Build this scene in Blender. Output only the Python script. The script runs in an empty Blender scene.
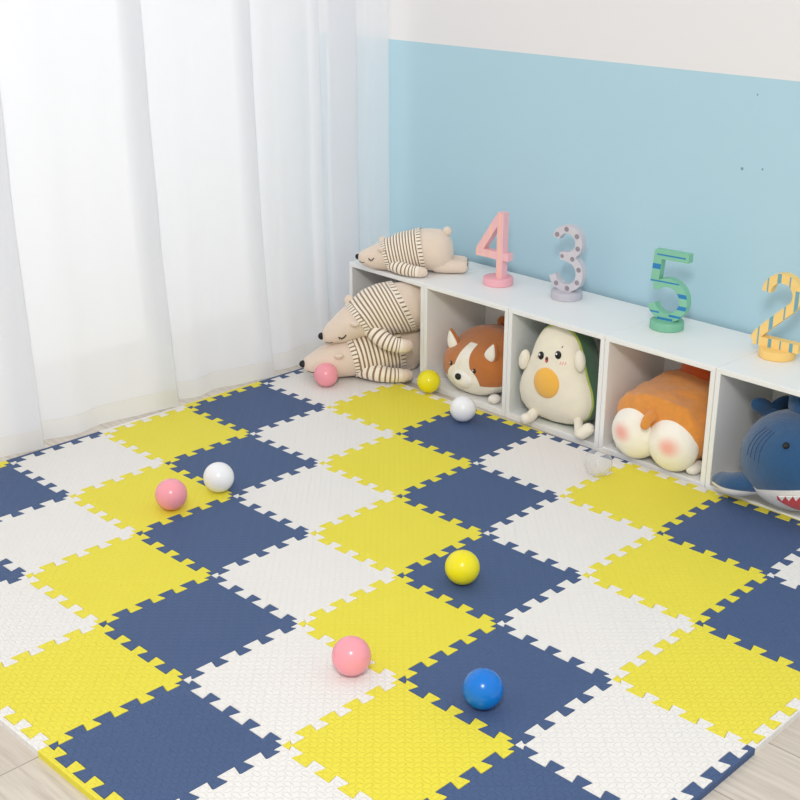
import bpy, bmesh, math, random
from mathutils import Vector, Matrix, noise
from mathutils.geometry import tessellate_polygon
random.seed(7)
C = bpy.context.scene.collection
PI = math.pi
MT = 0.014                      # mat thickness: floor at 0, mat top at MT
S = 0.30                        # tile pitch

# ------------------------------------------------------------------ helpers
def lin(c):
    r = []
    for v in c:
        v /= 255.0
        r.append(v/12.92 if v <= 0.04045 else ((v+0.055)/1.055)**2.4)
    return (*r, 1.0)

def new_mat(name):
    m = bpy.data.materials.new(name); m.use_nodes = True
    nt = m.node_tree; b = nt.nodes['Principled BSDF']
    return m, nt, b

def link(nt, a, b): nt.links.new(a, b)

def math_node(nt, op, a, b=None, c=None):
    n = nt.nodes.new('ShaderNodeMath'); n.operation = op
    for i, v in enumerate((a, b, c)):
        if v is None: continue
        if isinstance(v, (int, float)): n.inputs[i].default_value = v
        else: nt.links.new(v, n.inputs[i])
    return n.outputs[0]

def mixcol(nt, fac, a, b):
    n = nt.nodes.new('ShaderNodeMix'); n.data_type = 'RGBA'
    for sock, v in ((n.inputs[0], fac), (n.inputs[6], a), (n.inputs[7], b)):
        if isinstance(v, (int, float, tuple)): sock.default_value = v
        else: nt.links.new(v, sock)
    return n.outputs[2]

def step(nt, val, edge, soft):
    n = nt.nodes.new('ShaderNodeMapRange'); n.interpolation_type = 'SMOOTHSTEP'
    n.inputs['From Min'].default_value = edge-soft; n.inputs['From Max'].default_value = edge+soft
    nt.links.new(val, n.inputs['Value'])
    return n.outputs['Result']

def attr(nt, name):
    n = nt.nodes.new('ShaderNodeAttribute'); n.attribute_name = name
    return n.outputs['Fac']

def obj_coords(nt):
    n = nt.nodes.new('ShaderNodeTexCoord')
    s = nt.nodes.new('ShaderNodeSeparateXYZ'); nt.links.new(n.outputs['Object'], s.inputs[0])
    return n.outputs['Object'], s.outputs

def add_bump(nt, b, height, strength, dist):
    n = nt.nodes.new('ShaderNodeBump'); n.inputs['Strength'].default_value = strength; n.inputs['Distance'].default_value = dist
    nt.links.new(height, n.inputs['Height']); nt.links.new(n.outputs[0], b.inputs['Normal'])

def noise_tex(nt, vec, scale, detail=3, rough=0.5):
    n = nt.nodes.new('ShaderNodeTexNoise'); n.inputs['Scale'].default_value = scale
    n.inputs['Detail'].default_value = detail; n.inputs['Roughness'].default_value = rough
    nt.links.new(vec, n.inputs['Vector']); return n.outputs['Fac']

def plain(name, col, rough=0.5, spec=0.5):
    m, nt, b = new_mat(name)
    b.inputs['Base Color'].default_value = lin(col); b.inputs['Roughness'].default_value = rough
    b.inputs['Specular IOR Level'].default_value = spec
    return m

def plush(name, col, regions=(), fuzz=0.35, mottle=0.12, bump=0.4):
    """regions: (attribute, colour, softness): colour where the attribute is above zero"""
    m, nt, b = new_mat(name)
    oc, _ = obj_coords(nt)
    cur = lin(col)
    for a, c, soft in regions:
        cur = mixcol(nt, step(nt, attr(nt, a), 0.0, soft), cur, lin(c))
    f = noise_tex(nt, oc, 38, 4, 0.6)
    f2 = math_node(nt, 'MULTIPLY_ADD', f, 2*mottle, 1-mottle)
    hsv = nt.nodes.new('ShaderNodeHueSaturation')
    if isinstance(cur, tuple): hsv.inputs['Color'].default_value = cur
    else: link(nt, cur, hsv.inputs['Color'])
    link(nt, f2, hsv.inputs['Value'])
    link(nt, hsv.outputs[0], b.inputs['Base Color'])
    b.inputs['Roughness'].default_value = 0.95; b.inputs['Specular IOR Level'].default_value = 0.1
    b.inputs['Sheen Weight'].default_value = fuzz; b.inputs['Sheen Roughness'].default_value = 0.6
    h1 = noise_tex(nt, oc, 600, 2); h2 = noise_tex(nt, oc, 45, 3)
    h = math_node(nt, 'MULTIPLY_ADD', h2, 2.0, h1)
    add_bump(nt, b, h, bump, 0.003)
    return m

def link_obj(name, bm, mats, parent=None, smooth=True, loc=None, attrs=None):
    me = bpy.data.meshes.new(name)
    bmesh.ops.recalc_face_normals(bm, faces=bm.faces[:])
    bm.to_mesh(me); bm.free()
    if smooth: me.polygons.foreach_set('use_smooth', [True]*len(me.polygons))
    for m in (mats if isinstance(mats, (list, tuple)) else [mats]): me.materials.append(m)
    o = bpy.data.objects.new(name, me); C.objects.link(o)
    if parent: o.parent = parent
    if loc is not None: o.location = loc
    if attrs:
        for k, fn in attrs.items():
            a = me.attributes.new(k, 'FLOAT', 'POINT')
            a.data.foreach_set('value', [fn(v.co) for v in me.vertices])
    return o

def tag(o, label, cat, group=None, kind=None):
    o['label'] = label; o['category'] = cat
    if group: o['group'] = group
    if kind: o['kind'] = kind
    return o

def thing(name, label, cat, loc=(0, 0, 0), rot=(0, 0, 0), group=None):
    o = bpy.data.objects.new(name, None); C.objects.link(o)
    o.location = loc; o.rotation_euler = rot; o.empty_display_size = 0.05
    return tag(o, label, cat, group)

def sharp(o, deg=35):
    me = o.data
    bm = bmesh.new(); bm.from_mesh(me)
    for e in bm.edges:
        if len(e.link_faces) == 2 and e.calc_face_angle(0) > math.radians(deg): e.smooth = False
    bm.to_mesh(me); bm.free()

def add_box(bm, lo, hi, bevel=0.0, seg=2):
    r = bmesh.ops.create_cube(bm, size=1.0)
    vs = r['verts']
    for v in vs:
        v.co = Vector([lo[i] + (v.co[i]+0.5)*(hi[i]-lo[i]) for i in range(3)])
    if bevel:
        es = list({e for v in vs for e in v.link_edges})
        bmesh.ops.bevel(bm, geom=es, offset=bevel, segments=seg, affect='EDGES', profile=0.5)

def add_ellipsoid(bm, c, r, rot=None, nu=28, nv=18, fn=None):
    M = rot if rot is not None else Matrix.Identity(3)
    c = Vector(c); rings = []
    for j in range(nv+1):
        th = PI*j/nv; ring = []
        for i in range(nu):
            ph = 2*PI*i/nu
            d = Vector((math.sin(th)*math.cos(ph), math.sin(th)*math.sin(ph), math.cos(th)))
            p = Vector((d.x*r[0], d.y*r[1], d.z*r[2]))
            if fn: p = fn(p, d)
            p = c + M @ p
            if j in (0, nv):
                if i == 0: ring.append(bm.verts.new(p))
            else: ring.append(bm.verts.new(p))
        rings.append(ring)
    stitch(bm, rings, nu)

def stitch(bm, rings, n, matfn=None):
    for j in range(len(rings)-1):
        a, b = rings[j], rings[j+1]
        for i in range(n):
            k = (i+1) % n
            if len(a) == 1 and len(b) == 1: continue
            if len(a) == 1: f = bm.faces.new((a[0], b[i], b[k]))
            elif len(b) == 1: f = bm.faces.new((a[i], b[0], a[k]))
            else: f = bm.faces.new((a[i], b[i], b[k], a[k]))
            if matfn: f.material_index = matfn(j, i)

def catmull(pts, n):
    """pts: list of tuples; returns n+1 samples along the curve, t in 0..1 over the knots"""
    P = [Vector(p) for p in pts]; out = []
    m = len(P)-1
    for k in range(n+1):
        t = k/n*m; i = min(int(t), m-1); u = t-i
        p1, p2 = P[i], P[i+1]
        p0 = P[i-1] if i > 0 else p1*2-p2
        p3 = P[i+2] if i+2 <= m else p2*2-p1
        out.append(0.5*((2*p1)+(p2-p0)*u+(2*p0-5*p1+4*p2-p3)*u*u+(3*p1-p0-3*p2+p3)*u*u*u))
    return out

def add_tube(bm, pts, rad, n=16, samples=24, matfn=None, caps=True, flat=1.0, up=Vector((0, 0, 1))):
    """tube through pts; rad: number or list of radii at the knots; rounded closed ends"""
    P = catmull(pts, samples)
    rr = [rad]*len(pts) if isinstance(rad, (int, float)) else rad
    R = [v.x for v in catmull([(r, 0, 0) for r in rr], samples)]
    rings = []
    T0 = (P[1]-P[0]).normalized(); T1 = (P[-1]-P[-2]).normalized()
    seq = []
    if caps:
        for a in (1.0, 0.92, 0.7, 0.4): seq.append((P[0]-T0*R[0]*a, T0, R[0]*math.sqrt(max(0, 1-a*a))))
    for k, p in enumerate(P):
        t = (P[min(k+1, len(P)-1)]-P[max(k-1, 0)]).normalized()
        seq.append((p, t, max(R[k], 1e-4)))
    if caps:
        for a in (0.4, 0.7, 0.92, 1.0): seq.append((P[-1]+T1*R[-1]*a, T1, R[-1]*math.sqrt(max(0, 1-a*a))))
    for p, t, r in seq:
        if r < 1e-6: rings.append([bm.verts.new(p)]); continue
        s = t.cross(up)
        s = s.normalized() if s.length > 1e-4 else t.cross(Vector((0, 1, 0))).normalized()
        w = s.cross(t)
        rings.append([bm.verts.new(p + s*(r*math.cos(2*PI*i/n)) + w*(r*flat*math.sin(2*PI*i/n))) for i in range(n)])
    stitch(bm, rings, n, matfn)

def interp(tab, t):
    """smooth (monotone cubic-ish) interpolation in a table of (t, v)"""
    if t <= tab[0][0]: return tab[0][1]
    for i in range(len(tab)-1):
        a, b = tab[i], tab[i+1]
        if t <= b[0]:
            h = b[0]-a[0]; u = (t-a[0])/h
            def slope(k):
                if k <= 0 or k >= len(tab)-1: return (tab[min(k+1, len(tab)-1)][1]-tab[max(k-1, 0)][1])/max(1e-9, (tab[min(k+1, len(tab)-1)][0]-tab[max(k-1, 0)][0]))
                d0 = (tab[k][1]-tab[k-1][1])/(tab[k][0]-tab[k-1][0]); d1 = (tab[k+1][1]-tab[k][1])/(tab[k+1][0]-tab[k][0])
                return 0 if d0*d1 <= 0 else 2*d0*d1/(d0+d1)
            m0, m1 = slope(i)*h, slope(i+1)*h
            return (2*u**3-3*u**2+1)*a[1]+(u**3-2*u**2+u)*m0+(-2*u**3+3*u**2)*b[1]+(u**3-u**2)*m1
    return tab[-1][1]

# ------------------------------------------------------------------ camera
cam = bpy.data.cameras.new('camera'); cam.sensor_width = 36; cam.lens = 1270.04/800*36
co = bpy.data.objects.new('camera', cam); C.objects.link(co)
yaw, pitch, roll = 2.3470, -0.3651, 0.0041
f = Vector((math.cos(pitch)*math.cos(yaw), math.cos(pitch)*math.sin(yaw), math.sin(pitch)))
r = f.cross(Vector((0, 0, 1))).normalized(); u = r.cross(f)
r2 = r*math.cos(roll)+u*math.sin(roll); u2 = -r*math.sin(roll)+u*math.cos(roll)
M = Matrix((r2, u2, -f)).transposed().to_4x4(); M.translation = (1.8069, -0.9318, 1.4125+MT)
co.matrix_world = M
bpy.context.scene.camera = co

# ------------------------------------------------------------------ setting materials
def mat_floor():
    m, nt, b = new_mat('laminate')
    oc, xyz = obj_coords(nt)
    br = nt.nodes.new('ShaderNodeTexBrick'); br.offset = 0.37
    br.inputs['Color1'].default_value = lin((214, 205, 192)); br.inputs['Color2'].default_value = lin((203, 193, 180))
    br.inputs['Mortar'].default_value = lin((150, 140, 128)); br.inputs['Scale'].default_value = 1.0
    br.inputs['Mortar Size'].default_value = 0.0015; br.inputs['Brick Width'].default_value = 1.2; br.inputs['Row Height'].default_value = 0.19
    link(nt, oc, br.inputs['Vector'])
    mp = nt.nodes.new('ShaderNodeMapping'); mp.inputs['Scale'].default_value = (2.0, 34, 1); link(nt, oc, mp.inputs['Vector'])
    g = noise_tex(nt, mp.outputs[0], 1.6, 6, 0.65)
    c = mixcol(nt, step(nt, g, 0.55, 0.2), br.outputs['Color'], lin((184, 173, 160)))
    link(nt, c, b.inputs['Base Color']); b.inputs['Roughness'].default_value = 0.5
    return m

def mat_wall():
    m, nt, b = new_mat('two_tone_wall')
    oc, xyz = obj_coords(nt)
    white = lin((232, 230, 231))
    n = noise_tex(nt, oc, 3, 3)
    bl = mixcol(nt, n, lin((174, 209, 223)), lin((179, 212, 226)))
    c = mixcol(nt, step(nt, xyz[2], 1.0325, 0.0012), bl, white)
    # two small pock marks in the paint
    for (x, z, s) in ((0.066, 0.790, 0.0042), (0.128, 0.797, 0.003), (0.090, 0.988, 0.0025)):
        dx = math_node(nt, 'SUBTRACT', xyz[0], x); dz = math_node(nt, 'SUBTRACT', xyz[2], z)
        d = math_node(nt, 'SQRT', math_node(nt, 'ADD', math_node(nt, 'MULTIPLY', dx, dx), math_node(nt, 'MULTIPLY', dz, dz)))
        c = mixcol(nt, step(nt, d, s, 0.001), lin((120, 150, 165)), c)
    link(nt, c, b.inputs['Base Color']); b.inputs['Roughness'].default_value = 0.75
    add_bump(nt, b, noise_tex(nt, oc, 160, 2), 0.05, 0.002)
    return m

def foam(name, col, dark):
    """soft foam with an embossed woven leaf relief"""
    m, nt, b = new_mat(name)
    oc, xyz = obj_coords(nt)
    P = 0.0205
    px = math_node(nt, 'DIVIDE', xyz[0], P); py = math_node(nt, 'DIVIDE', xyz[1], P)
    cx = math_node(nt, 'FLOOR', px); cy = math_node(nt, 'FLOOR', py)
    fx = math_node(nt, 'SUBTRACT', math_node(nt, 'FRACT', px), 0.5); fy = math_node(nt, 'SUBTRACT', math_node(nt, 'FRACT', py), 0.5)
    par = math_node(nt, 'FLOORED_MODULO', math_node(nt, 'ADD', cx, cy), 2.0)
    inv = math_node(nt, 'SUBTRACT', 1.0, par)
    ax = math_node(nt, 'ADD', math_node(nt, 'MULTIPLY', fx, par), math_node(nt, 'MULTIPLY', fy, inv))
    ay = math_node(nt, 'ADD', math_node(nt, 'MULTIPLY', fy, par), math_node(nt, 'MULTIPLY', fx, inv))
    ex = math_node(nt, 'DIVIDE', ax, 0.56); ey = math_node(nt, 'DIVIDE', ay, 0.33)
    d = math_node(nt, 'SQRT', math_node(nt, 'ADD', math_node(nt, 'MULTIPLY', ex, ex), math_node(nt, 'MULTIPLY', ey, ey)))
    ring = math_node(nt, 'ABSOLUTE', math_node(nt, 'SUBTRACT', d, 0.86))
    h = step(nt, ring, 0.12, 0.10)
    fine = noise_tex(nt, oc, 900, 2)
    hh = math_node(nt, 'MULTIPLY_ADD', fine, 0.25, h)
    big = noise_tex(nt, oc, 6, 2)
    c = mixcol(nt, big, lin(dark), lin(col))
    link(nt, c, b.inputs['Base Color'])
    b.inputs['Roughness'].default_value = 0.62; b.inputs['Specular IOR Level'].default_value = 0.35
    add_bump(nt, b, hh, 0.7, 0.0014)
    return m

M_floor, M_wall = mat_floor(), mat_wall()
M_foam = [foam('navy_foam', (72, 94, 134), (68, 90, 129)), foam('white_foam', (238, 235, 231), (234, 231, 227)), foam('yellow_foam', (236, 223, 72), (232, 219, 66))]
COLN = ['navy', 'white', 'yellow']
M_white_wall = plain('white_paint', (236, 235, 234), 0.8)

# ------------------------------------------------------------------ room
def struct(o): o['kind'] = 'structure'; return o
bm = bmesh.new(); add_box(bm, (-1.93, -3.2, -0.05), (3.2, 2.6, 0.0)); struct(link_obj('floor', bm, M_floor, smooth=False))
WA, WB = 2.157, -0.045           # back wall line y = WA + WB*x
bm = bmesh.new(); add_box(bm, (-1.93, 0.0, -0.05), (3.2, 0.10, 2.6))
w = struct(link_obj('wall_back', bm, M_wall, smooth=False)); w.location = (0, WA, 0); w.rotation_euler = (0, 0, math.atan(WB))
bm = bmesh.new()
add_box(bm, (-1.93, 2.13, -0.05), (-1.83, 2.24, 2.6)); add_box(bm, (-1.93, -3.2, 2.35), (-1.83, 2.13, 2.6)); add_box(bm, (-1.93, -3.2, -0.05), (-1.83, -1.6, 2.35))
struct(link_obj('wall_left', bm, M_white_wall, smooth=False))
bm = bmesh.new()
for a, b_ in (((-1.90, -1.6, 2.30), (-1.86, 2.13, 2.35)), ((-1.90, 2.09, 0.0), (-1.86, 2.13, 2.30)), ((-1.90, -1.6, 0.05), (-1.86, -1.55, 2.30))):
    add_box(bm, a, b_, 0.003)
wf = struct(link_obj('window_1', bm, plain('window_white', (245, 245, 245), 0.4), smooth=False))
mP, nt, b = new_mat('backlight_diffuser'); nt.nodes.remove(b)  # unseen diffusing pane, added so the window backs the curtain with even white light
tl = nt.nodes.new('ShaderNodeBsdfTranslucent'); tl.inputs['Color'].default_value = (0.96, 0.96, 0.96, 1)
df = nt.nodes.new('ShaderNodeBsdfDiffuse'); df.inputs['Color'].default_value = (0.93, 0.93, 0.93, 1)
mx = nt.nodes.new('ShaderNodeMixShader'); mx.inputs[0].default_value = 0.3
link(nt, tl.outputs[0], mx.inputs[1]); link(nt, df.outputs[0], mx.inputs[2]); link(nt, mx.outputs[0], nt.nodes['Material Output'].inputs[0])
bm = bmesh.new(); bm.faces.new([bm.verts.new(q) for q in ((-1.885, -1.6, 0.0), (-1.885, 2.11, 0.0), (-1.885, 2.11, 2.33), (-1.885, -1.6, 2.33))])
link_obj('diffuser_pane', bm, mP, wf, smooth=False)

# ------------------------------------------------------------------ puzzle mat
def edge_curve(a=0.0120, n=5):
    """interlocking edge from (0,0) to (S,0): dovetail teeth, as (u, v) points"""
    p = S/n; pts = [(0, 0)]
    for k in range(n):
        c = (k+0.5)*p
        lo = 0.0 if k == 0 else -a
        hi = 0.0 if k == n-1 else -a
        nb, nt_ = p*0.165, p*0.285       # half widths: neck, head
        pts += [(c-nb, lo), (c-nt_+0.001, a-0.0015), (c-nt_+0.003, a), (c+nt_-0.003, a), (c+nt_-0.001, a-0.0015), (c+nb, hi)]
    pts.append((S, 0))
    return pts
EC = edge_curve()

def inset(poly, d):
    n = len(poly); out = []
    for i in range(n):
        p0, p1, p2 = Vector(poly[i-1]), Vector(poly[i]), Vector(poly[(i+1) % n])
        a = (p1-p0).normalized(); b = (p2-p1).normalized()
        n1 = Vector((-a.y, a.x)); n2 = Vector((-b.y, b.x))
        m = n1+n2
        if m.length < 1e-6: m = n1
        m.normalize(); k = d/max(0.5, m.dot(n1))
        out.append(p1+m*k)
    return out

def dedupe(poly):
    out = []
    for p in poly:
        if not out or (Vector(p)-Vector(out[-1])).length > 1e-6: out.append(p)
    if (Vector(out[0])-Vector(out[-1])).length < 1e-6: out.pop()
    return out

def slab(poly, h, name):
    """flat foam piece with softened top edge from a counter-clockwise outline"""
    poly = dedupe(poly)
    bm = bmesh.new()
    levels = [(0.00035, 0.0), (0.00035, h-0.0012), (0.0007, h-0.0004), (0.0013, h)]
    rings = [[bm.verts.new((q.x, q.y, z)) for q in inset(poly, d)] for d, z in levels]
    n = len(poly)
    for a, b in zip(rings, rings[1:]):
        for i in range(n): bm.faces.new((a[i], a[(i+1) % n], b[(i+1) % n], b[i]))
    for tri in tessellate_polygon([[v.co.copy() for v in rings[-1]]]):
        a, b, c = (rings[-1][q] for q in tri)
        if (b.co-a.co).cross(c.co-a.co).z < 0: b, c = c, b
        bm.faces.new((a, b, c))
    me = bpy.data.meshes.new(name)
    bm.to_mesh(me); bm.free()
    return me

bottom = [(u_, v) for u_, v in EC]
right = [(S+v, u_) for u_, v in EC]
topc = [(u_, S+v) for u_, v in reversed(EC)]
left = [(v, u_) for u_, v in reversed(EC)]
tile_poly = bottom + right + topc + left
EW = 0.026                       # edging strip: outer straight side this far beyond the mat line
strips = {
    'front': [(0, -EW*0.85), (S, -EW*0.85)] + list(reversed(bottom)),
    'back': [(u_, v) for u_, v in EC] + [(S, EW*0.62), (0, EW*0.62)],
    'right': [(EW*0.66, 0), (EW*0.66, S)] + [(v, u_) for u_, v in reversed(EC)],
    'left': [(v, u_) for u_, v in EC] + [(-EW*0.9, S), (-EW*0.9, 0)],
}
ORD = ['first', 'second', 'third', 'fourth', 'fifth', 'sixth', 'seventh']
tile_me, strip_me = [], {}
for k in range(3):
    me = slab(tile_poly, MT, 'puzzle_tile'); me.materials.append(M_foam[k]); tile_me.append(me)
    for side, poly in strips.items():
        me = slab(poly, MT, 'edging_strip'); me.materials.append(M_foam[k]); strip_me[side, k] = me

SKIP = {(-4, 0), (2, 0)}
SPECIAL = {(-1, 1): None, (1, 2): 'navy puzzle tile lying under the blue ball', (0, 3): 'navy puzzle tile under the yellow ball in the middle of the mat'}
for i in range(-4, 3):
    for j in range(0, 6):
        if (i, j) in SKIP: continue
        k = (i+j) % 3
        o = bpy.data.objects.new('puzzle_tile', tile_me[k]); C.objects.link(o); o.location = (i*S, j*S, 0)
        row = 'the row along the storage cubes' if j == 5 else 'the %s row from the storage cubes' % ORD[5-j]
        tag(o, SPECIAL.get((i, j)) or '%s puzzle tile, %s from the curtain in %s' % (COLN[k], ORD[i+4], row), 'floor tile', '%s foam puzzle tiles' % COLN[k])
def strip(side, i, j, k, label):
    o = bpy.data.objects.new('edging_strip', strip_me[side, k]); C.objects.link(o); o.location = (i*S, j*S, 0)
    tag(o, label, 'edging strip', 'edging strips round the mat')
for i in range(-4, 3):
    strip('back', i, 6, (i+1) % 3, '%s edging strip along the cubes, beside the %s tile from the curtain' % (COLN[(i+1) % 3], ORD[i+4]))
    if i in (-1, 0):
        strip('front', i, 0, (i-1) % 3, '%s edging strip at the front left mat edge beside a %s tile' % (COLN[(i-1) % 3], COLN[i % 3]))
for j in range(0, 6):
    if j >= 1: strip('left', -4, j, (j-5) % 3, '%s edging strip under the curtain hem, beside the %s tile from the cubes' % (COLN[(j-5) % 3], ORD[5-j]))
    if j in (2, 3): strip('right', 3, j, (j+1) % 3, '%s edging strip at the right mat edge beside a %s tile' % (COLN[(j+1) % 3], COLN[(2+j) % 3]))

# ------------------------------------------------------------------ storage cubes
def mat_board():
    m, nt, b = new_mat('white_board')
    oc, _ = obj_coords(nt)
    c = mixcol(nt, noise_tex(nt, oc, 5, 3), lin((238, 238, 237)), lin((243, 243, 242)))
    link(nt, c, b.inputs['Base Color']); b.inputs['Roughness'].default_value = 0.42
    return m
M_board = mat_board()
SA = math.atan(-0.040); SHT = 0.346; SD = 0.306; CW = 0.3577; CT = 0.0145
ca, sa_ = math.cos(SA), math.sin(SA)
def shelf_pt(x, d=0.0):            # world point on the shelf front line at local distance
    return Vector((x*ca - d*sa_, 1.8345 + x*sa_ + d*ca, 0))
seams = [-1.196 + CW*k for k in range(6)]
CUBE_LABEL = ['white open storage cube beside the curtain, holding two striped bears', 'white open storage cube holding the brown and white puppy plush',
              'white open storage cube holding the avocado plush', 'white open storage cube holding the orange plush shown from behind', 'white open storage cube holding the blue shark plush']
cube0 = None
def board(parent, name, lo, hi):
    bm = bmesh.new(); add_box(bm, lo, hi, 0.0012, 1); return link_obj(name, bm, M_board, parent, smooth=False)
for k in range(5):
    x0 = seams[k]
    p_ = shelf_pt(x0/ca)
    if k == 0:
        t = thing('storage_cube', CUBE_LABEL[0], 'storage cube', p_, (0, 0, SA), 'white storage cubes along the wall')
        W_ = CW - 0.0012
        board(t, 'side_panel', (0, 0, 0), (CT, SD, SHT-CT)); board(t, 'side_panel', (W_-CT, 0, 0), (W_, SD, SHT-CT))
        board(t, 'top_panel', (0, 0, SHT-CT), (W_, SD, SHT)); board(t, 'bottom_panel', (CT, 0, 0), (W_-CT, SD-0.036, CT+0.004))
        board(t, 'back_panel', (CT, SD-0.036, 0), (W_-CT, SD-0.030, SHT-CT))
        cube0 = t
    else:
        t = cube0.copy(); C.objects.link(t); t.location = p_; t['label'] = CUBE_LABEL[k]
        for ch in list(cube0.children):
            c_ = ch.copy(); C.objects.link(c_); c_.parent = t

# ------------------------------------------------------------------ curtain
def mat_curtain(name, trans, col):
    m, nt, b = new_mat(name)
    nt.nodes.remove(b)
    out = nt.nodes['Material Output']
    oc, xyz = obj_coords(nt)
    d = nt.nodes.new('ShaderNodeBsdfDiffuse'); d.inputs['Color'].default_value = lin(col)
    tl = nt.nodes.new('ShaderNodeBsdfTranslucent'); tl.inputs['Color'].default_value = lin(col)
    tp = nt.nodes.new('ShaderNodeBsdfTransparent')
    m1 = nt.nodes.new('ShaderNodeMixShader'); m1.inputs[0].default_value = 0.5
    m2 = nt.nodes.new('ShaderNodeMixShader')
    link(nt, math_node(nt, 'MULTIPLY_ADD', step(nt, xyz[1], 1.78, 0.10), trans[1]-trans[0], trans[0]), m2.inputs[0])
    link(nt, d.outputs[0], m1.inputs[1]); link(nt, tl.outputs[0], m1.inputs[2])
    link(nt, m1.outputs[0], m2.inputs[1]); link(nt, tp.outputs[0], m2.inputs[2]); link(nt, m2.outputs[0], out.inputs[0])
    return m
M_sheer = mat_curtain('sheer_voile', (0.09, 0.26), (245, 246, 249))
M_hem = mat_curtain('sheer_hem', (0.04, 0.08), (240, 239, 237))
CX = -1.29
def curtain_section():
    pts = [(-1.00, 0.0)]
    def wave(y0, y1, n, amp, ph=0.0):
        for q in range(n):
            t_ = (q+0.5)/n; pts.append((y0+(y1-y0)*t_, amp*math.sin(2*PI*t_*n/2.0+ph)))
    def zfold(y, back, front):
        pts.extend([(y-0.03, 0.75*front), (y, front), (y+0.004, 0.6*front), (y-0.4*back, 0.2*front), (y-back, -0.006), (y-back-0.003, -0.016), (y-0.5*back, -0.022), (y+0.02, -0.016)])
    wave(-0.98, -0.05, 7, 0.02)
    zfold(0.05, 0.05, 0.035)
    wave(0.12, 0.58, 4, 0.013, 0.6)
    zfold(0.72, 0.06, 0.038)
    wave(0.79, 1.08, 3, 0.010, 0.4)
    zfold(1.172, 0.05, 0.034)
    wave(1.22, 1.48, 3, 0.009, 0.2)
    zfold(1.556, 0.035, 0.030)
    wave(1.61, 1.78, 2, 0.008)
    zfold(1.832, 0.02, 0.02)
    zfold(1.990, 0.095, 0.022)
    wave(2.03, 2.12, 2, 0.004)
    pts.extend([(2.135, 0.004), (2.150, 0.010), (2.153, 0.014)])
    return pts
sec = catmull([(b_, a_, 0) for a_, b_ in curtain_section()], 620)
def curtain_pt(q, z):
    amp = 0.62 + 0.5*max(0.0, 1-z/1.3)
    y = q.y; wob = 0.010*noise.noise(Vector((y*3.1, z*1.7, 4.2))) + 0.004*noise.noise(Vector((y*9, z*4, 1.0)))
    push = 0.042*max(0.0, 1-z/0.9)**1.6*min(1.0, max(0.0, (2.15-y)/0.3))
    return Vector((CX + q.x*amp + wob + push, min(y + 0.012*(z-1.0)*noise.noise(Vector((y*2.2, 0.3, 9.1))), 2.153), z))
ct = thing('curtain', 'long white sheer curtain hanging in folds in front of the window', 'curtain', (0, 0, 0))
zs = [0.075 + (2.3-0.075)*k/44 for k in range(45)]
bm = bmesh.new()
grid = [[bm.verts.new(curtain_pt(q, z)) for q in sec] for z in zs]
for a, b_ in zip(grid, grid[1:]):
    for i in range(len(sec)-1): bm.faces.new((a[i], a[i+1], b_[i+1], b_[i]))
link_obj('drape', bm, M_sheer, ct)
bm = bmesh.new()
zs = [0.0155, 0.03, 0.045, 0.06, 0.0755]
grid = []
for n_, z in enumerate(zs):
    row = []
    for q in sec:
        p_ = curtain_pt(q, max(z, 0.02)); p_.x += 0.002
        row.append(bm.verts.new(p_))
    grid.append(row)
for a, b_ in zip(grid, grid[1:]):
    for i in range(len(sec)-1): bm.faces.new((a[i], a[i+1], b_[i+1], b_[i]))
link_obj('hem', bm, M_hem, ct)

# ------------------------------------------------------------------ balls
def mat_ball(name, col, rough=0.22, sss=0.0):
    m, nt, b = new_mat(name)
    b.inputs['Base Color'].default_value = lin(col); b.inputs['Roughness'].default_value = rough
    b.inputs['Specular IOR Level'].default_value = 0.45
    if sss:
        b.inputs['Subsurface Weight'].default_value = sss; b.inputs['Subsurface Radius'].default_value = (0.02, 0.01, 0.01)
    return m
M_pink = mat_ball('pink_plastic', (246, 160, 172)); M_yel = mat_ball('yellow_plastic', (236, 224, 30)); M_wht = mat_ball('white_plastic', (240, 241, 243)); M_blue = mat_ball('blue_plastic', (8, 118, 212))
mC, nt, b = new_mat('clear_plastic')
nt.nodes.remove(b)
gl = nt.nodes.new('ShaderNodeBsdfGlossy'); gl.inputs['Roughness'].default_value = 0.12
df = nt.nodes.new('ShaderNodeBsdfDiffuse'); df.inputs['Color'].default_value = lin((238, 238, 240))
tp = nt.nodes.new('ShaderNodeBsdfTransparent'); tp.inputs['Color'].default_value = (0.97, 0.97, 0.97, 1)
lw = nt.nodes.new('ShaderNodeLayerWeight'); lw.inputs['Blend'].default_value = 0.25
mx1 = nt.nodes.new('ShaderNodeMixShader'); mx2 = nt.nodes.new('ShaderNodeMixShader')
mx1.inputs[0].default_value = 0.2
link(nt, df.outputs[0], mx1.inputs[1]); link(nt, gl.outputs[0], mx1.inputs[2])
fac = math_node(nt, 'MULTIPLY_ADD', lw.outputs['Facing'], 0.45, 0.16)
link(nt, fac, mx2.inputs[0]); link(nt, tp.outputs[0], mx2.inputs[1]); link(nt, mx1.outputs[0], mx2.inputs[2])
link(nt, mx2.outputs[0], nt.nodes['Material Output'].inputs[0])

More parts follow.
